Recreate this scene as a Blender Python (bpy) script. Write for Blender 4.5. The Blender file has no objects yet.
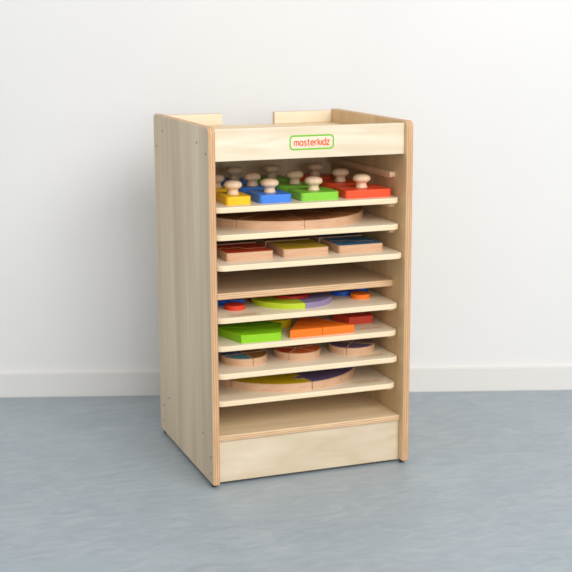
import bpy, bmesh, math
from mathutils import Vector, Matrix

scene = bpy.context.scene
PI = math.pi
# ------------------------------------------------------------------ camera
cam_d = bpy.data.cameras.new('camera')
cam_d.sensor_width = 36.0
cam_d.lens = 1288.42 / 572 * 36.0
cam_d.clip_start = 0.05
cam = bpy.data.objects.new('camera', cam_d)
scene.collection.objects.link(cam)
yaw, pitch, roll = 0.3539, 0.2040, -0.0042
fw = Vector((math.sin(yaw) * math.cos(pitch), math.cos(yaw) * math.cos(pitch), -math.sin(pitch)))
r0 = Vector((math.cos(yaw), -math.sin(yaw), 0)); u0 = r0.cross(fw)
rt = r0 * math.cos(roll) + u0 * math.sin(roll)
up = -r0 * math.sin(roll) + u0 * math.cos(roll)
mw = Matrix((rt, up, -fw)).transposed().to_4x4()
mw.translation = Vector((-0.7141, -2.3572, 0.9207))
cam.matrix_world = mw
cam_d.dof.use_dof = True
cam_d.dof.focus_distance = 2.55
cam_d.dof.aperture_fstop = 4.0
scene.camera = cam

# ------------------------------------------------------------------ world and lights
world = bpy.data.worlds.new('world'); scene.world = world
world.use_nodes = True
bg = world.node_tree.nodes['Background']
bg.inputs[0].default_value = (1.0, 0.99, 0.975, 1)
bg.inputs[1].default_value = 0.80

def area(name, loc, target, size, power, col):
    d = bpy.data.lights.new(name, 'AREA'); d.shape = 'RECTANGLE'
    d.size, d.size_y = size; d.energy = power; d.color = col
    o = bpy.data.objects.new(name, d); scene.collection.objects.link(o)
    o.location = loc
    o.rotation_euler = (Vector(target) - Vector(loc)).to_track_quat('-Z', 'Y').to_euler()
    return o
area('key_softbox', (0.85, -3.2, 2.55), (0.2, 0.2, 0.4), (2.0, 1.6), 90, (1.0, 0.975, 0.94))  # key light: a large unseen softbox, high at the front right
area('front_fill', (-0.3, -4.4, 1.35), (0.2, 0.2, 0.4), (3.0, 1.5), 62, (1.0, 0.975, 0.94))  # added soft fill behind the camera, brightens the shelf interior

vs = scene.view_settings
vs.view_transform = 'Standard'; vs.look = 'None'; vs.gamma = 1.0
vs.exposure = -0.13
vs.use_curve_mapping = False

# ------------------------------------------------------------------ materials
def new_mat(name, rough=0.5, spec=0.5):
    m = bpy.data.materials.new(name); m.use_nodes = True
    nt = m.node_tree; b = nt.nodes['Principled BSDF']
    b.inputs['Roughness'].default_value = rough
    b.inputs['Specular IOR Level'].default_value = spec
    return m, nt, b

def grain(name, c1, c2, scale, rough=0.5, bump=0.02, knots=0.0, detail=4, spec=0.4):
    """wood: noise stretched along one axis (small scale value = along the grain)"""
    m, nt, b = new_mat(name, rough, spec)
    tc = nt.nodes.new('ShaderNodeTexCoord'); mp = nt.nodes.new('ShaderNodeMapping')
    mp.inputs['Scale'].default_value = scale
    nz = nt.nodes.new('ShaderNodeTexNoise'); nz.inputs['Scale'].default_value = 1.0
    nz.inputs['Detail'].default_value = detail; nz.inputs['Distortion'].default_value = 0.8
    rp = nt.nodes.new('ShaderNodeValToRGB')
    rp.color_ramp.elements[0].position = 0.32; rp.color_ramp.elements[0].color = (*c1, 1)
    rp.color_ramp.elements[1].position = 0.68; rp.color_ramp.elements[1].color = (*c2, 1)
    L = nt.links.new
    L(tc.outputs['Object'], mp.inputs[0]); L(mp.outputs[0], nz.inputs['Vector'])
    L(nz.outputs['Fac'], rp.inputs[0])
    out = rp.outputs[0]
    if knots:
        n2 = nt.nodes.new('ShaderNodeTexNoise'); n2.inputs['Scale'].default_value = 0.22
        n2.inputs['Detail'].default_value = 2; L(mp.outputs[0], n2.inputs['Vector'])
        r2 = nt.nodes.new('ShaderNodeValToRGB')
        r2.color_ramp.elements[0].position = 0.4; r2.color_ramp.elements[0].color = (1 - knots, 1 - knots * 1.15, 1 - knots * 1.4, 1)
        r2.color_ramp.elements[1].position = 0.6; r2.color_ramp.elements[1].color = (1, 1, 1, 1)
        mx = nt.nodes.new('ShaderNodeMix'); mx.data_type = 'RGBA'; mx.blend_type = 'MULTIPLY'
        mx.inputs[0].default_value = 1
        L(n2.outputs['Fac'], r2.inputs[0]); L(out, mx.inputs[6]); L(r2.outputs[0], mx.inputs[7])
        out = mx.outputs[2]
    L(out, b.inputs['Base Color'])
    bp = nt.nodes.new('ShaderNodeBump'); bp.inputs['Strength'].default_value = bump
    bp.inputs['Distance'].default_value = 0.002
    L(nz.outputs['Fac'], bp.inputs['Height']); L(bp.outputs[0], b.inputs['Normal'])
    return m

def ply_edge(name, axis, c1, c2, pitch=0.0031, rough=0.55):
    """layered plywood edge: plies alternate along the board's thickness axis"""
    m, nt, b = new_mat(name, rough, 0.3)
    L = nt.links.new
    tc = nt.nodes.new('ShaderNodeTexCoord'); sp = nt.nodes.new('ShaderNodeSeparateXYZ')
    L(tc.outputs['Object'], sp.inputs[0])
    ml = nt.nodes.new('ShaderNodeMath'); ml.operation = 'MULTIPLY'; ml.inputs[1].default_value = 2 * PI / pitch
    L(sp.outputs[axis], ml.inputs[0])
    sn = nt.nodes.new('ShaderNodeMath'); sn.operation = 'SINE'; L(ml.outputs[0], sn.inputs[0])
    nz = nt.nodes.new('ShaderNodeTexNoise'); nz.inputs['Scale'].default_value = 45
    nz.inputs['Detail'].default_value = 3
    mp = nt.nodes.new('ShaderNodeMapping')
    mp.inputs['Scale'].default_value = [(6, 0.4, 0.4), (0.4, 6, 0.4), (0.4, 0.4, 6)]['XYZ'.index(axis)]
    L(tc.outputs['Object'], mp.inputs[0]); L(mp.outputs[0], nz.inputs['Vector'])
    ad = nt.nodes.new('ShaderNodeMath'); ad.operation = 'MULTIPLY_ADD'
    ad.inputs[1].default_value = 0.28; L(sn.outputs[0], ad.inputs[0]); L(nz.outputs['Fac'], ad.inputs[2])
    rp = nt.nodes.new('ShaderNodeValToRGB')
    rp.color_ramp.elements[0].position = 0.25; rp.color_ramp.elements[0].color = (*c1, 1)
    rp.color_ramp.elements[1].position = 0.75; rp.color_ramp.elements[1].color = (*c2, 1)
    L(ad.outputs[0], rp.inputs[0]); L(rp.outputs[0], b.inputs['Base Color'])
    return m

def paint(name, col, rough=0.38):
    m, nt, b = new_mat(name, rough, 0.45)
    L = nt.links.new
    tc = nt.nodes.new('ShaderNodeTexCoord')
    nz = nt.nodes.new('ShaderNodeTexNoise'); nz.inputs['Scale'].default_value = 60; nz.inputs['Detail'].default_value = 3
    L(tc.outputs['Object'], nz.inputs['Vector'])
    rp = nt.nodes.new('ShaderNodeValToRGB')
    rp.color_ramp.elements[0].position = 0.3; rp.color_ramp.elements[0].color = (*[c * 0.9 for c in col], 1)
    rp.color_ramp.elements[1].position = 0.7; rp.color_ramp.elements[1].color = (*col, 1)
    L(nz.outputs['Fac'], rp.inputs[0]); L(rp.outputs[0], b.inputs['Base Color'])
    return m

def hx(r, g, b):                                   # sRGB 0-255 to linear
    f = lambda c: c / 12.92 if c <= 0.04045 else ((c + 0.055) / 1.055) ** 2.4
    return tuple(f(v / 255) for v in (r, g, b))

BIRCH_A, BIRCH_B = hx(226, 207, 172), hx(238, 222, 192)
M = {}
M['side'] = grain('birch_side_panel', hx(216, 197, 166), hx(228, 211, 182), (40, 40, 2.2), 0.5, knots=0.18)
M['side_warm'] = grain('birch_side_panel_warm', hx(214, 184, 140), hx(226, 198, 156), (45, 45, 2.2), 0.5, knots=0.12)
M['board'] = grain('birch_front_board', hx(222, 206, 178), hx(238, 226, 204), (5, 40, 45), 0.45, knots=0.07)
M['kick'] = grain('birch_kick_board', hx(218, 201, 174), hx(229, 215, 192), (9, 60, 34), 0.5, knots=0.14)
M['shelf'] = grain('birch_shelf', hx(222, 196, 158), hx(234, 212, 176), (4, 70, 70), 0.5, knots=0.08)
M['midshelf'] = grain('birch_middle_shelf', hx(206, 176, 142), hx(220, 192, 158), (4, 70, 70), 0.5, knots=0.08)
M['tray'] = grain('birch_tray', hx(233, 216, 190), hx(241, 228, 206), (5, 80, 80), 0.45, knots=0.05)
M['back'] = grain('birch_back_panel', hx(214, 190, 155), hx(226, 204, 170), (60, 60, 4), 0.5, knots=0.08)
M['edge_x'] = ply_edge('plywood_edge_upright', 'X', hx(190, 144, 106), hx(212, 174, 134), 0.0047)
M['edge_z'] = ply_edge('plywood_edge_flat', 'Z', hx(194, 152, 114), hx(226, 196, 158), 0.0040)
M['edge_tray'] = ply_edge('plywood_edge_tray', 'Z', hx(228, 205, 168), hx(242, 226, 196), 0.0032)
M['runner'] = grain('runner_wood', hx(214, 180, 142), hx(228, 198, 162), (70, 5, 70), 0.5)
M['knob'] = grain('knob_wood', hx(220, 188, 155), hx(234, 206, 174), (90, 90, 14), 0.45)
M['beech'] = grain('beech_piece', hx(200, 158, 126), hx(213, 175, 142), (30, 30, 160), 0.5)
M['screw'] = new_mat('screw_metal', 0.4)[0]
M['screw'].node_tree.nodes['Principled BSDF'].inputs['Base Color'].default_value = (0.22, 0.2, 0.17, 1)
M['screw'].node_tree.nodes['Principled BSDF'].inputs['Metallic'].default_value = 0.6
M['rubber'] = paint('black_glide', (0.02, 0.02, 0.02), 0.7)
COL = dict(yellow=hx(250, 196, 20), blue=hx(66, 134, 232), green=hx(134, 208, 60), red=hx(242, 84, 44),
           deepblue=hx(20, 88, 200), deepgreen=hx(96, 176, 30), deepred=hx(222, 44, 20),
           chocolate=hx(142, 84, 44), brick=hx(196, 66, 34), olive=hx(202, 176, 28), slate=hx(66, 122, 164),
           maroon=hx(128, 48, 40), lime=hx(182, 205, 40), lilac=hx(144, 129, 168), orange=hx(244, 122, 24),
           ochre=hx(214, 128, 28), crimson=hx(190, 38, 28), tomato=hx(222, 62, 34), apple=hx(142, 204, 18),
           brickred=hx(216, 72, 46), teal=hx(92, 158, 174), umber=hx(160, 116, 62), rust=hx(220, 108, 46),
           plum=hx(108, 88, 124), violet=hx(114, 96, 138), mauve=hx(138, 110, 112), mustard=hx(218, 186, 18),
           navy=hx(60, 98, 148), sepia=hx(136, 90, 64), logo_green=hx(120, 196, 46), logo_red=hx(244, 98, 60),
           label_green=hx(158, 200, 92), label_red=hx(232, 150, 120))
for k, v in COL.items():
    M[k] = paint(k + '_paint', v)

M['chocolate'] = grain('chocolate_stain', hx(138, 82, 44), hx(188, 128, 76), (30, 30, 30), 0.35, bump=0.05)

# wall, skirting and floor
m, nt, b = new_mat('white_painted_wall', 0.75, 0.2); M['wall'] = m
tc = nt.nodes.new('ShaderNodeTexCoord'); L = nt.links.new
nz = nt.nodes.new('ShaderNodeTexNoise'); nz.inputs['Scale'].default_value = 2.5; nz.inputs['Detail'].default_value = 4
rp = nt.nodes.new('ShaderNodeValToRGB')
rp.color_ramp.elements[0].position = 0.3; rp.color_ramp.elements[0].color = (0.765, 0.768, 0.770, 1)
rp.color_ramp.elements[1].position = 0.7; rp.color_ramp.elements[1].color = (0.79, 0.792, 0.795, 1)
L(tc.outputs['Object'], nz.inputs['Vector']); L(nz.outputs['Fac'], rp.inputs[0]); L(rp.outputs[0], b.inputs['Base Color'])
n2 = nt.nodes.new('ShaderNodeTexNoise'); n2.inputs['Scale'].default_value = 45; n2.inputs['Detail'].default_value = 4
bp = nt.nodes.new('ShaderNodeBump'); bp.inputs['Strength'].default_value = 0.12; bp.inputs['Distance'].default_value = 0.004
L(tc.outputs['Object'], n2.inputs['Vector']); L(n2.outputs['Fac'], bp.inputs['Height']); L(bp.outputs[0], b.inputs['Normal'])
m, nt, b = new_mat('white_skirting_paint', 0.5, 0.3); M['skirting'] = m
b.inputs['Base Color'].default_value = (0.73, 0.725, 0.71, 1)

m, nt, b = new_mat('blue_grey_linoleum', 0.42, 0.35); M['floor'] = m; L = nt.links.new
tc = nt.nodes.new('ShaderNodeTexCoord')
mp = nt.nodes.new('ShaderNodeMapping'); mp.inputs['Rotation'].default_value = (0, 0, 0.5); mp.inputs['Scale'].default_value = (5, 13, 5)
n1 = nt.nodes.new('ShaderNodeTexNoise'); n1.inputs['Scale'].default_value = 2.2; n1.inputs['Detail'].default_value = 8; n1.inputs['Distortion'].default_value = 1.6
n1.inputs['Roughness'].default_value = 0.62
r1 = nt.nodes.new('ShaderNodeValToRGB')
for e, (p_, c_) in zip(r1.color_ramp.elements, ((0.28, hx(151, 161, 168)), (0.74, hx(174, 182, 186)))):
    e.position = p_; e.color = (*c_, 1)
e = r1.color_ramp.elements.new(0.52); e.color = (*hx(160, 171, 179), 1)
L(tc.outputs['Object'], mp.inputs[0]); L(mp.outputs[0], n1.inputs['Vector']); L(n1.outputs['Fac'], r1.inputs[0])
n2 = nt.nodes.new('ShaderNodeTexNoise'); n2.inputs['Scale'].default_value = 6; n2.inputs['Detail'].default_value = 3
r2 = nt.nodes.new('ShaderNodeValToRGB')
r2.color_ramp.elements[0].position = 0.35; r2.color_ramp.elements[0].color = (0.94, 0.95, 0.97, 1)
r2.color_ramp.elements[1].position = 0.65; r2.color_ramp.elements[1].color = (1, 1, 1, 1)
L(tc.outputs['Object'], n2.inputs['Vector']); L(n2.outputs['Fac'], r2.inputs[0])
mx = nt.nodes.new('ShaderNodeMix'); mx.data_type = 'RGBA'; mx.blend_type = 'MULTIPLY'; mx.inputs[0].default_value = 1
L(r1.outputs[0], mx.inputs[6]); L(r2.outputs[0], mx.inputs[7]); L(mx.outputs[2], b.inputs['Base Color'])

# ------------------------------------------------------------------ helpers
def link(name, bm, mats, parent=None, loc=(0, 0, 0), smooth=False):
    me = bpy.data.meshes.new(name)
    bmesh.ops.recalc_face_normals(bm, faces=bm.faces)
    bm.to_mesh(me); bm.free()
    for mm in (mats if isinstance(mats, (list, tuple)) else [mats]):
        me.materials.append(mm)
    if smooth:
        for p in me.polygons: p.use_smooth = True
    o = bpy.data.objects.new(name, me); scene.collection.objects.link(o)
    o.location = loc
    if parent: o.parent = parent
    return o

def tag(o, label=None, cat=None, group=None, kind=None):
    if label: o['label'] = label
    if cat: o['category'] = cat
    if group: o['group'] = group
    if kind: o['kind'] = kind
    return o

def empty(name, loc=(0, 0, 0)):
    o = bpy.data.objects.new(name, None); scene.collection.objects.link(o)
    o.empty_display_size = 0.02; o.location = loc
    return o

def box_bm(x0, x1, y0, y1, z0, z1, bev=0.0, seg=2):
    bm = bmesh.new()
    bmesh.ops.create_cube(bm, size=1)
    for v in bm.verts:
        v.co = Vector((x0 if v.co.x < 0 else x1, y0 if v.co.y < 0 else y1, z0 if v.co.z < 0 else z1))
    if bev:
        bmesh.ops.bevel(bm, geom=list(bm.edges), offset=bev, segments=seg, affect='EDGES', profile=0.5)
    return bm

def edge_slots(bm, axis, lim=0.6):
    """slot 0: the broad faces (normal along axis); slot 1: the plywood edges"""
    bmesh.ops.recalc_face_normals(bm, faces=bm.faces)
    for f in bm.faces:
        f.material_index = 0 if abs(f.normal[axis]) > lim else 1

def area2(p):
    return sum(p[i][0] * p[(i + 1) % len(p)][1] - p[(i + 1) % len(p)][0] * p[i][1] for i in range(len(p))) / 2

def inset(poly, d):
    n = len(poly); out = []
    for i in range(n):
        a, b_, c = Vector(poly[i - 1]), Vector(poly[i]), Vector(poly[(i + 1) % n])
        e1 = (b_ - a).normalized(); e2 = (c - b_).normalized()
        n1 = Vector((-e1.y, e1.x)); n2 = Vector((-e2.y, e2.x))
        s = n1 + n2
        k = d / max(0.35, (1 + n1.dot(n2)) / 1) if s.length > 1e-6 else 0
        out.append(tuple(b_ + s * k))
    return out

def prism(poly, z0, z1, bev=0.0008, bm=None, gap=0.0, steps=1):
    """upright prism; faces: sides slot 0, bevel slot 0, top slot 1, bottom slot 0"""
    bm = bm or bmesh.new()
    if area2(poly) < 0: poly = poly[::-1]
    if gap: poly = inset(poly, gap)
    rings = [(poly, z0), (poly, z1 - bev)]
    for s in range(1, steps + 1):
        a = PI / 2 * s / steps
        if steps == 1: rings.append((inset(poly, bev), z1))
        else: rings.append((inset(poly, bev * (1 - math.cos(a))), z1 - bev * (1 - math.sin(a))))
    vr = [[bm.verts.new((x, y, z)) for x, y in p] for p, z in rings]
    n = len(poly)
    for A, B in zip(vr, vr[1:]):
        for i in range(n):
            f = bm.faces.new((A[i], A[(i + 1) % n], B[(i + 1) % n], B[i])); f.material_index = 0
    f = bm.faces.new(vr[-1]); f.material_index = 1
    f = bm.faces.new(vr[0][::-1]); f.material_index = 0
    return bm

def rrect(x0, x1, y0, y1, r, k=6):
    pts = []
    for cx, cy, a0 in ((x1 - r, y1 - r, 0), (x0 + r, y1 - r, 90), (x0 + r, y0 + r, 180), (x1 - r, y0 + r, 270)):
        for i in range(k + 1):
            a = math.radians(a0 + 90 * i / k); pts.append((cx + r * math.cos(a), cy + r * math.sin(a)))
    return pts

def circle(cx, cy, r, n=48):
    return [(cx + r * math.cos(2 * PI * i / n), cy + r * math.sin(2 * PI * i / n)) for i in range(n)]

def ngon(cx, cy, r, n, a0):
    return [(cx + r * math.cos(math.radians(a0 + 360 * i / n)), cy + r * math.sin(math.radians(a0 + 360 * i / n))) for i in range(n)]

def lathe(prof, n=32, cx=0, cy=0):
    bm = bmesh.new(); rings = []
    for r, z in prof:
        rings.append([bm.verts.new((cx + r * math.cos(2 * PI * i / n), cy + r * math.sin(2 * PI * i / n), z)) for i in range(n)])
    for A, B in zip(rings, rings[1:]):
        for i in range(n): bm.faces.new((A[i], A[(i + 1) % n], B[(i + 1) % n], B[i]))
    bm.faces.new(rings[0][::-1]); bm.faces.new(rings[-1])
    return bm

# ------------------------------------------------------------------ setting
FZ = -0.007                                        # floor level (cabinet stands on thin glides)
WA = math.radians(-18.39)                          # the wall runs at an angle to the cabinet
wdir = Vector((math.cos(WA), math.sin(WA), 0)); wn = Vector((-math.sin(WA), math.cos(WA), 0))   # wn points behind the wall
wp = Vector((0.375, 0.5825, 0))                     # a point on the foot of the skirting
WMAT = Matrix(((wdir.x, wn.x, 0), (wdir.y, wn.y, 0), (0, 0, 1))).to_4x4()

fl = link('floor', box_bm(-3.4, 4.2, -4.6, 4.0, FZ - 0.06, FZ), M['floor']); tag(fl, 'blue grey marbled linoleum floor', 'floor', kind='structure')
bm = box_bm(-3.2, 3.2, 0.010, 0.13, FZ, 3.0); bm.transform(Matrix.Translation(wp) @ WMAT)
wl = link('wall_back', bm, M['wall']); tag(wl, 'plain white painted wall behind the cabinet', 'wall', kind='structure')
bm = box_bm(-3.2, 3.2, 0.0, 0.012, FZ, 0.0552, 0.0015); bm.transform(Matrix.Translation(wp) @ WMAT)
sk = link('baseboard_back', bm, M['skirting']); tag(sk, 'low white skirting board along the wall', 'skirting board', kind='structure')

# ------------------------------------------------------------------ cabinet
W, D, H, T = 0.4328, 0.4130, 0.72, 0.0143
XI = W - T
cab = empty('puzzle_cabinet', (0, 0, FZ))
tag(cab, 'light birch plywood puzzle cabinet with open shelves standing on the floor', 'cabinet')
def part(name, bm, mats, parent=None, smooth=False):
    o = link(name, bm, mats, parent or cab, smooth=smooth)
    if parent is None: o.location = (0, 0, -FZ)
    return o

def side_bm(x0, x1):
    # outline in y-z, extruded along x with rounded-over edges
    r = 0.013
    pts = []
    for cy, cz, a0, rr in ((D - r, H - r, 0, r), (r, H - r, 90, r), (0.004, 0.004, 180, 0.004), (D - 0.004, 0.004, 270, 0.004)):
        for i in range(7):
            a = math.radians(a0 + 15 * i); pts.append((cy + rr * math.cos(a), cz + rr * math.sin(a)))
    b_ = 0.0022
    bm = bmesh.new()
    rings = [(x0, b_), (x0 + b_ * 0.3, b_ * 0.3), (x0 + b_, 0), (x1 - b_, 0), (x1 - b_ * 0.3, b_ * 0.3), (x1, b_)]
    vr = [[bm.verts.new((x, y, z)) for y, z in inset(pts, d)] if d else [bm.verts.new((x, y, z)) for y, z in pts] for x, d in rings]
    n = len(pts)
    for A, B in zip(vr, vr[1:]):
        for i in range(n): bm.faces.new((A[i], A[(i + 1) % n], B[(i + 1) % n], B[i]))
    bm.faces.new(vr[0]); bm.faces.new(vr[-1][::-1])
    edge_slots(bm, 0, 0.9)
    return bm
SL = part('side_panel', side_bm(0, T), [M['side'], M['edge_x']])
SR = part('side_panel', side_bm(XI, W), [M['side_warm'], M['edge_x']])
def screw_bm(x, y, z, s):
    bm = lathe([(0.0027, 0), (0.0027, 0.0004), (0.0018, 0.0007), (0.0003, 0.0005)], 12)
    bm.transform(Matrix.Translation((x, y, z)) @ Matrix.Rotation(s * PI / 2, 4, 'Y'))
    return bm
for y, z in ((0.336, 0.688), (0.389, 0.651), (0.077, 0.685), (0.0175, 0.668), (0.384, 0.0614), (0.385, 0.0257), (0.0686, 0.0925), (0.0178, 0.0561), (0.0165, 0.0215), (0.332, 0.0925)):
    part('screw', screw_bm(0, y, z, -1), M['screw'], SL)
    part('screw', screw_bm(W, y, z, 1), M['screw'], SR)

def flat(name, x0, x1, y0, y1, z0, z1, mats, axis, bev=0.0015):
    bm = box_bm(x0, x1, y0, y1, z0, z1, bev); edge_slots(bm, axis, 0.75)
    return part(name, bm, mats)
header = flat('front_board', T, XI, 0.012, 0.026, 0.6525, 0.715, [M['board'], M['board']], 1)
flat('top_panel', T, XI, 0.026, D - 0.001, 0.677, 0.689, [M['shelf'], M['edge_z']], 2)
flat('back_rail', T, 0.155, 0.4005, D, 0.689, 0.716, [M['board'], M['edge_z']], 1)
flat('back_rail', 0.2785, XI, 0.4005, D, 0.689, 0.716, [M['board'], M['edge_z']], 1)
flat('back_panel', T, XI, 0.4035, 0.4105, 0.05, 0.677, [M['back'], M['edge_z']], 1, 0.0005)
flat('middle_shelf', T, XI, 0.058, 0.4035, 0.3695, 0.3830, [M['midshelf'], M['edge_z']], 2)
flat('bottom_shelf', T, XI, 0.0155, 0.4035, 0.087, 0.0985, [M['shelf'], M['edge_z']], 2)
flat('kick_board', T, XI, 0.0205, 0.0345, -0.001, 0.087, [M['kick'], M['kick']], 1)
for x, y in ((0.007, 0.02), (0.007, D - 0.02), (W - 0.007, 0.02), (W - 0.007, D - 0.02)):
    part('glide', lathe([(0.005, FZ), (0.0055, 0.0)], 16, x, y), M['rubber'])

TT = 0.0116                                        # tray thickness
TRAYS = {1: (0.5618, 0.022), 2: (0.5073, 0.020), 3: (0.4495, 0.0030), 5: (0.3402, 0.0205), 6: (0.2820, 0.0235), 7: (0.2262, 0.017), 8: (0.1665, 0.028)}
def runner_bm(x0, x1, z1, y0=0.054, y1=0.403, h=0.0125):
    r = h * 0.48
    pts = [(y1, z1 - h), (y1, z1)]
    for i in range(9):
        a = math.radians(90 + 180 * i / 8); pts.append((y0 + r + r * math.cos(a), z1 - h / 2 + h / 2 * math.sin(a)))
    bm = bmesh.new()
    A = [bm.verts.new((x0, y, z)) for y, z in pts]; B = [bm.verts.new((x1, y, z)) for y, z in pts]
    n = len(pts)
    for i in range(n): bm.faces.new((A[i], A[(i + 1) % n], B[(i + 1) % n], B[i]))
    bm.faces.new(A); bm.faces.new(B[::-1])
    return bm
for z in [0.612] + [z - TT for z, y in TRAYS.values()]:
    part('runner', runner_bm(T, T + 0.012, z), M['runner'])
    part('runner', runner_bm(XI - 0.012, XI, z), M['runner'])

# ------------------------------------------------------------------ lettering
def arc(cx, cy, rx, ry, a0, a1, n=12):
    return [(cx + rx * math.cos(math.radians(a0 + (a1 - a0) * i / n)), cy + ry * math.sin(math.radians(a0 + (a1 - a0) * i / n))) for i in range(n + 1)]
GL = {
 'm': (1.1, [[(0, 0), (0, 1)], arc(.275, .62, .275, .38, 180, 0) + [(.55, 0)], arc(.825, .62, .275, .38, 180, 0) + [(1.1, 0)]]),
 'a': (.8, [arc(.4, .5, .4, .5, 0, 360, 20), [(.8, 1), (.8, 0)]]),
 's': (.62, [[(.6, .86), (.4, 1), (.2, .97), (.07, .8), (.12, .62), (.32, .52), (.52, .42), (.62, .25), (.52, .06), (.3, 0), (.03, .14)]]),
 't': (.5, [[(.2, 1.42)] + arc(.48, .26, .28, .26, 180, 280, 6), [(-.05, 1), (.5, 1)]]),
 'e': (.8, [[(.03, .52), (.78, .52)] + arc(.4, .5, .4, .5, 4, 318, 18)]),
 'r': (.45, [[(0, 0), (0, 1)], arc(.36, .58, .36, .42, 180, 75, 7)]),
 'k': (.62, [[(0, 0), (0, 1.5)], [(.58, 1), (.04, .45)], [(.2, .6), (.62, 0)]]),
 'i': (.0, [[(0, 0), (0, 1)], [(0, 1.38), (0, 1.42)]]),
 'd': (.8, [arc(.4, .5, .4, .5, 0, 360, 20), [(.8, 1.5), (.8, 0)]]),
 'z': (.62, [[(.0, 1), (.6, 1), (0, 0), (.62, 0)]]),
}
def word_bm(text, width, xh, stroke, depth=0.0):
    """flat lettering in local x-y, centred in x, baseline at y=0"""
    gapw = .30; tot = sum(GL[c][0] for c in text) + gapw * (len(text) - 1)
    sx = width / tot; x = -width / 2; bm = bmesh.new(); h = stroke / 2
    ns = 0
    for c in text:
        w_, strokes = GL[c]
        for st in strokes:
            P = [Vector((x + px * sx, py * xh)) for px, py in st]
            ns += 1; z = 2e-5 * ns; vs_ = []
            for i, q in enumerate(P):
                a = (q - P[i - 1]).normalized() if i else (P[1] - q).normalized()
                b_ = (P[i + 1] - q).normalized() if i < len(P) - 1 else a
                n1, n2 = Vector((-a.y, a.x)), Vector((-b_.y, b_.x))
                m_ = (n1 + n2); m_ = m_ * (h / max(0.5, 1 + n1.dot(n2)))
                vs_.append((bm.verts.new((q.x - m_.x, q.y - m_.y, z)), bm.verts.new((q.x + m_.x, q.y + m_.y, z))))
            for A, B in zip(vs_, vs_[1:]): bm.faces.new((A[0], B[0], B[1], A[1]))
        x += (w_ + gapw) * sx
    return bm
def frame_bm(w, h, r, t):
    A = rrect(-w / 2, w / 2, -h / 2, h / 2, r); B = rrect(-w / 2 + t, w / 2 - t, -h / 2 + t, h / 2 - t, max(r - t, .0004))
    bm = bmesh.new()
    va = [bm.verts.new((x, y, 0)) for x, y in A]; vb = [bm.verts.new((x, y, 0)) for x, y in B]; n = len(A)
    for i in range(n): bm.faces.new((va[i], va[(i + 1) % n], vb[(i + 1) % n], vb[i]))
    return bm
def logo(parent, origin, w, h, ht, stroke, xh, base, green, red, upright, off=(0, 0, 0)):
    tr = Matrix.Translation(Vector(origin))
    if upright: tr = tr @ Matrix.Rotation(PI / 2, 4, 'X')
    bm = frame_bm(w, h, ht * 2.6, ht); bm.transform(tr)
    o = link('logo_sticker', bm, green, parent)
    bm = word_bm('masterkidz', w * 0.785, xh * 0.95, stroke); bm.transform(Matrix.Translation((0, 0, 0)) @ tr @ Matrix.Translation((0, base, 0.0001)))
    link('lettering', bm, red, o)
    o['label'] = 'green rounded outline around red lettering'
    return o
logo(header, (0.2168, 0.0118, 0.6835), 0.0945, 0.0295, 0.0032, 0.0021, 0.0094, -0.0058, M['logo_green'], M['logo_red'], True)

# ------------------------------------------------------------------ trays
PLACE = {1: 'holding the knobbed blocks, topmost of the trays', 2: 'under the big brown disc, second from the top',
         3: 'holding square two piece puzzles, just above the empty middle shelf', 5: 'under the red, lime and lilac ring puzzle, just below the middle shelf',
         6: 'holding the green pentagon and orange triangle', 7: 'holding three round wooden puzzles in a row',
         8: 'under the big yellow and purple jigsaw disc, lowest of the trays'}
def tray(k):
    z, y0 = TRAYS[k]; x0, x1, y1 = T + 0.001, XI - 0.0006, y0 + 0.362
    o = empty('puzzle_tray', ((x0 + x1) / 2, y0, z - TT))
    tag(o, 'pale birch tray ' + PLACE[k], 'tray', 'trays sliding in the cabinet')
    pl = rrect(x0, x1, y0, y1, 0.019, 8)
    bm = bmesh.new(); n = len(pl)
    rings = [(inset(pl, .0018), z - TT), (inset(pl, .0005), z - TT + .0006), (pl, z - TT + .002), (pl, z - .002), (inset(pl, .0005), z - .0006), (inset(pl, .0018), z)]
    vr = [[bm.verts.new((x, y, zz)) for x, y in p] for p, zz in rings]
    for A, B in zip(vr, vr[1:]):
        for i in range(n): bm.faces.new((A[i], A[(i + 1) % n], B[(i + 1) % n], B[i]))
    bm.faces.new(vr[0][::-1]); bm.faces.new(vr[-1]); edge_slots(bm, 2, 0.9)
    brd = link('board', bm, [M['tray'], M['edge_tray']], o)
    brd.location = -Vector(o.location)
    return o, brd
for k in TRAYS:
    o, brd = tray(k)
    z = TRAYS[k][0]
    pos = {5: (0.0805, 0.0385), 6: (0.366, 0.062), 7: (0.366, 0.046), 8: (0.362, 0.060)}.get(k)
    if pos:
        lg = logo(brd, (pos[0], pos[1], z + 0.00015), 0.066, 0.021, 0.0016, 0.0015, 0.0066, -0.004, M['label_green'], M['label_red'], False)

def piece(name, bm, mats, label, cat, group, base):
    """one loose piece; its origin is moved to its foot"""
    for v in bm.verts: v.co -= Vector(base)
    base = (base[0], base[1] - 0.002, base[2])
    o = link(name, bm, mats, None, base)
    return tag(o, label, cat, group)

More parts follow.
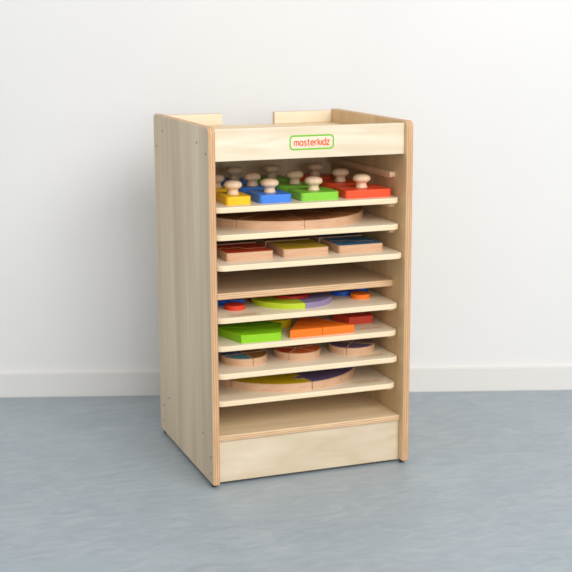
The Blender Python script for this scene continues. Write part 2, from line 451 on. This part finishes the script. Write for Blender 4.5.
# ------------------------------------------------------------------ tray 1: knobbed blocks, four colours in three rows
KN = [(0.0122, 0), (0.0126, 0.0012), (0.0116, 0.0035), (0.0106, 0.0065), (0.0106, 0.0092), (0.0122, 0.0116), (0.0158, 0.0134), (0.0182, 0.0160),
      (0.0188, 0.0188), (0.0180, 0.0218), (0.0158, 0.0244), (0.0124, 0.0264), (0.0080, 0.0276), (0.0030, 0.0281)]
Z1 = TRAYS[1][0]; TB = 0.0165
cols = [('yellow', 0.0760, 0.052, 'yellow'), ('blue', 0.1540, 0.068, 'blue'), ('green', 0.2495, 0.083, 'green'), ('red', 0.3565, 0.103, 'red')]
rows = [(0.086, 'square-cornered', 'front row on the top tray'), (0.200, 'round', 'middle row on the top tray'), (0.319, 'six-sided', 'back row on the top tray')]
for ci, (cname, cx, w_, mk) in enumerate(cols):
    for ri, (cy, shp, where) in enumerate(rows):
        dx = ((0, 0, 0, 0), (-0.0005, 0.0015, 0.002, 0.0), (-0.002, 0.0005, -0.007, -0.0105))[ri][ci]
        o = empty('knob_block', (cx + dx, cy, Z1))
        tag(o, 'glossy %s %s knobbed block, %s' % (cname, shp, where), 'toy block', 'knobbed blocks on the top tray')
        if ri == 0: pl = rrect(-w_ / 2, w_ / 2, -0.040, 0.040, 0.008)
        elif ri == 1: pl = circle(0, 0, w_ * 0.52 if w_ < .08 else .043, 48)
        else: pl = ngon(0, 0, w_ * 0.52 if w_ < .08 else .043, 6, 0)
        link('block', prism(pl, 0, TB, 0.0012, steps=3), [M[mk], M[mk]], o)
        bm = lathe(KN, 32); bm.transform(Matrix.Translation((0, 0, TB)))
        kn = link('knob', bm, M['knob'], o, smooth=True); kn['label'] = 'turned natural wood knob'

# ------------------------------------------------------------------ sector pieces
def sector(cx, cy, R, a0, a1, r_in=0.0, gap=0.0004, n=24, tab=None):
    """pie piece from a0 to a1; tab = (radius position, tab size): knob on the a1 side, socket on the a0 side"""
    P = [(cx + R * math.cos(math.radians(a0 + (a1 - a0) * i / n)), cy + R * math.sin(math.radians(a0 + (a1 - a0) * i / n))) for i in range(n + 1)]
    def tabpts(a, rev):
        rp_, s = tab; ca, sa = math.cos(math.radians(a)), math.sin(math.radians(a))
        out = []
        for i in range(11):                        # bulb leaning towards growing angle
            t_ = math.radians(-35 + 250 * i / 10)
            u, v = s * math.cos(t_), -(s * 0.82 + s * math.sin(t_))
            out.append((cx + (rp_ + u) * ca - v * sa, cy + (rp_ + u) * sa + v * ca))
        return out[::-1] if rev else out
    if tab: P += tabpts(a1, False)
    if r_in:
        P += [(cx + r_in * math.cos(math.radians(a1 + (a0 - a1) * i / 12)), cy + r_in * math.sin(math.radians(a1 + (a0 - a1) * i / 12))) for i in range(13)]
    else:
        P.append((cx, cy))
    if tab: P += tabpts(a0, True)
    return P
def mid(cx, cy, R, a0, a1, f=0.6):
    a = math.radians((a0 + a1) / 2); return cx + R * f * math.cos(a), cy + R * f * math.sin(a)

# tray 2: brown disc in eight wedges
Z2 = TRAYS[2][0]
DIRS8 = ['at the left', 'at the front left', 'at the front right', 'at the right', 'at the back right', 'at the back, right of centre', 'at the back, left of centre', 'at the back left']
dirs = ['front wedge just left of the middle seam', 'front wedge just right of the middle seam', 'wedge at the right end', 'wedge at the back right',
        'wedge at the back, right of the middle seam', 'wedge at the back, left of the middle seam', 'wedge at the back left', 'wedge at the left end']
for i in range(8):
    a0 = 222 + 45 * i; bm = prism(sector(0.2195, 0.2165, 0.181, a0, a0 + 45), Z2, Z2 + 0.0170, 0.0014, gap=0.0005)
    mx_, my_ = mid(0.2195, 0.2165, 0.181, a0, a0 + 45)
    piece('disc_wedge', bm, [M['beech'], M['chocolate']], 'brown %s of the chocolate disc' % dirs[i], 'puzzle piece', 'wedges of the brown disc', (mx_, my_, Z2))

# tray 3: square puzzles of two interlocking halves, dark ones behind
Z3 = TRAYS[3][0]; TP = 0.0165
def wave(x0, x1, y, k=28, amp=0.012):
    out = []
    for i in range(k + 1):
        t_ = i / k; s = math.sin(2 * PI * t_)
        out.append((x0 + (x1 - x0) * t_, y + amp * s + 0.006 * math.sin(6 * PI * t_)))
    return out
S = 0.1000; Y3 = 0.046
RC = [(0.006 - 0.006 * math.cos(math.radians(15 * i)), 0.006 - 0.006 * math.sin(math.radians(15 * i))) for i in range(7)]   # rounded corner, from the side edge to the front edge
for cname, x0, mk in (('brick red', 0.0475, 'brick'), ('olive yellow', 0.168, 'olive'), ('slate blue', 0.2895, 'slate')):
    wv = wave(x0, x0 + S, Y3 + 0.050)
    fr = [(x0 + a, Y3 + b_) for a, b_ in RC] + [(x0 + S - a, Y3 + b_) for a, b_ in RC[::-1]] + wv[::-1]
    bk = wv + [(x0 + S - a, Y3 + S - b_) for a, b_ in RC] + [(x0 + a, Y3 + S - b_) for a, b_ in RC[::-1]]
    piece('puzzle_half', prism(fr, Z3, Z3 + TP, 0.0013, gap=0.0004), [M['beech'], M[mk]], '%s front half of a square two piece puzzle' % cname, 'puzzle piece', 'halves of the square puzzles', (x0 + S / 2, Y3 + S * .25, Z3))
    piece('puzzle_half', prism(bk, Z3, Z3 + TP, 0.0013, gap=0.0004), [M['beech'], M[mk]], '%s rear half of a square two piece puzzle' % cname, 'puzzle piece', 'halves of the square puzzles', (x0 + S / 2, Y3 + S * .75, Z3))
for cname, x0, mk, ref in (('brown', 0.0475, 'sepia', 'brick red'), ('maroon', 0.168, 'maroon', 'olive yellow'), ('dark blue', 0.2885, 'navy', 'slate blue')):
    piece('square_puzzle', prism([(x0, 0.157), (x0 + S, 0.157), (x0 + S, 0.253), (x0, 0.253)], Z3, Z3 + TP, 0.0009), [M['beech'], M[mk]],
          'shaded %s square puzzle block behind the %s one' % (cname, ref), 'puzzle', 'square puzzles in the back row', (x0 + S / 2, 0.205, Z3))

# tray 5: ring puzzle with small discs beside it
Z5 = TRAYS[5][0]; c5 = (0.2165, 0.1350); R5 = 0.0875
for a0, mk, lb in ((180, 'lime', 'lime green quarter at the front left of the ring puzzle'), (270, 'lilac', 'lilac quarter at the front right of the ring puzzle'),
                   (0, 'ochre', 'ochre orange quarter at the back right of the ring puzzle'), (90, 'crimson', 'dark red quarter at the back left of the ring puzzle')):
    bm = prism(sector(*c5, R5, a0, a0 + 90, 0.0412), Z5, Z5 + 0.0115, 0.001, gap=0.0004, steps=2)
    piece('ring_quarter', bm, [M[mk], M[mk]], lb, 'puzzle piece', 'quarters of the ring puzzle', (*mid(*c5, R5, a0, a0 + 90, .7), Z5))
piece('centre_disc', prism(circle(*c5, 0.0405), Z5, Z5 + 0.0165, 0.0015, steps=3), [M['crimson']] * 2, 'dark red disc in the middle of the lime and lilac ring', 'puzzle piece', None, (*c5, Z5))
piece('small_disc', prism(circle(0.081, 0.100, 0.021), Z5, Z5 + 0.0095, 0.0018, steps=3), [M['tomato']] * 2, 'small tomato red disc on the tray, left of the lime quarter', 'puzzle piece', 'small discs beside the ring puzzle', (0.081, 0.100, Z5))
piece('small_disc', prism(circle(0.3640, 0.107, 0.021), Z5, Z5 + 0.0095, 0.0018, steps=3), [M['orange']] * 2, 'small orange disc on the tray, right of the lilac quarter', 'puzzle piece', 'small discs beside the ring puzzle', (0.3640, 0.107, Z5))
piece('small_disc', prism(circle(0.3450, 0.160, 0.029), Z5, Z5 + 0.0095, 0.0018, steps=3), [M['deepblue']] * 2, 'blue disc lying just behind the small orange disc', 'puzzle piece', 'blue pieces beside the ring puzzle', (0.3450, 0.160, Z5))
piece('small_block', prism(rrect(0.3755, 0.403, 0.152, 0.194, 0.004), Z5, Z5 + 0.0095, 0.0015, steps=3), [M['deepblue']] * 2, 'blue oblong piece behind the orange disc, nearest the right side', 'puzzle piece', 'blue pieces beside the ring puzzle', (0.39, 0.179, Z5))
piece('small_block', prism([(0.046, 0.136), (0.081, 0.143), (0.081, 0.173), (0.046, 0.180)], Z5, Z5 + 0.0095, 0.0015, steps=3), [M['deepblue']] * 2, 'blue wedge piece behind the small red disc, nearest the left side', 'puzzle piece', 'blue pieces beside the ring puzzle', (0.062, 0.163, Z5))
piece('small_block', prism([(0.083, 0.143), (0.114, 0.136), (0.114, 0.180), (0.083, 0.173)], Z5, Z5 + 0.0095, 0.0015, steps=3), [M['deepblue']] * 2, 'blue wedge piece behind the small red disc, nearest the lime quarter', 'puzzle piece', 'blue pieces beside the ring puzzle', (0.098, 0.163, Z5))

# tray 6: pentagon, triangle, hexagon, disc
Z6 = TRAYS[6][0]; T6 = 0.0165
pc = (0.1180, 0.0945); PR = 0.0735; PA = 231.5
pl5 = ngon(*pc, PR, 5, PA)
names5 = ['front', 'right', 'back right', 'back left', 'left']
for i in range(5):
    tri = [pl5[i], pl5[(i + 1) % 5], pc]
    piece('pentagon_wedge', prism(tri, Z6, Z6 + T6, 0.0009, gap=0.0005), [M['apple']] * 2, 'bright green %s wedge of the pentagon puzzle' % names5[i], 'puzzle piece', 'wedges of the green pentagon',
          (sum(p[0] for p in tri) / 3, sum(p[1] for p in tri) / 3, Z6))
tv = [(0.1790, 0.0415), (0.3235, 0.0415), (0.2512, 0.1667)]; tcn = (0.2512, 0.0832)
ml_ = lambda a, b_: ((a[0] + b_[0]) / 2, (a[1] + b_[1]) / 2)
for i, nm in enumerate(('front left corner', 'front right corner', 'rear corner')):
    q = [tv[i], ml_(tv[i], tv[(i + 1) % 3]), tcn, ml_(tv[i], tv[i - 1])]
    piece('triangle_third', prism(q, Z6, Z6 + T6, 0.0009, gap=0.0005), [M['orange']] * 2, 'orange %s piece of the triangle puzzle' % nm, 'puzzle piece', 'pieces of the orange triangle',
          (sum(p[0] for p in q) / 4, sum(p[1] for p in q) / 4, Z6))
piece('five_sided_block', prism(ngon(0.3660, 0.1445, 0.0464, 5, 90), Z6, Z6 + T6, 0.0009), [M['brickred']] * 2, 'brick red block partly hidden behind the orange triangle', 'puzzle', None, (0.3660, 0.1445, Z6))
piece('round_block', prism(circle(0.197, 0.159, 0.029), Z6, Z6 + T6, 0.001), [M['mustard']] * 2, 'yellow round block between the green pentagon and orange triangle', 'puzzle', None, (0.197, 0.159, Z6))

# tray 7: three round puzzles
Z7 = TRAYS[7][0]; T7 = 0.0155
sets = [((0.1020, 0.1085), 0.0490, 4, 275, ['umber', 'umber', 'navy', 'teal'], 'leftmost round puzzle',
         ['brown front right quarter', 'brown back right quarter', 'dark blue back left quarter', 'teal front left quarter']),
        ((0.2220, 0.1120), 0.0500, 5, 229, ['rust', 'rust', 'brick', 'brick', 'brick'], 'middle round puzzle',
         ['rust orange front wedge', 'rust orange right wedge', 'brick red back right wedge', 'brick red back left wedge', 'brick red left wedge']),
        ((0.3462, 0.1115), 0.0500, 4, 235, ['violet', 'mauve', 'mauve', 'plum'], 'rightmost round puzzle',
         ['violet front quarter', 'dull mauve right quarter', 'dull mauve back quarter', 'plum purple left quarter'])]
for c_, R_, n_, a_, cs, nm, lbs in sets:
    for i in range(n_):
        a0 = a_ + 360 / n_ * i; a1 = a0 + 360 / n_
        piece('round_puzzle_wedge', prism(sector(*c_, R_, a0, a1), Z7, Z7 + T7, 0.0013, gap=0.0006), [M['beech'], M[cs[i]]], '%s of the %s of three' % (lbs[i], nm), 'puzzle piece',
              'wedges of the ' + nm, (*mid(*c_, R_, a0, a1), Z7))

# tray 8: jigsaw disc in six pieces
Z8 = TRAYS[8][0]; c8 = (0.2158, 0.2155); R8 = 0.1705
six = [(275, 'violet', 'purple piece at the front right'), (335, 'slate', 'slate blue piece at the right'), (35, 'rust', 'rust piece at the back right'), (95, 'brick', 'brick red piece at the back left'),
       (155, 'sepia', 'brown piece at the left end'), (215.0, 'mustard', 'mustard yellow piece at the front left')]
for a0, mk, lb in six:
    bm = prism(sector(*c8, R8, a0, a0 + 60, tab=(0.126, 0.0110)), Z8, Z8 + 0.0165, 0.0013, gap=0.0009)
    piece('jigsaw_wedge', bm, [M['beech'], M[mk]], lb + ' of the big jigsaw disc', 'puzzle piece', 'pieces of the jigsaw disc', (*mid(*c8, R8, a0, a0 + 60), Z8))
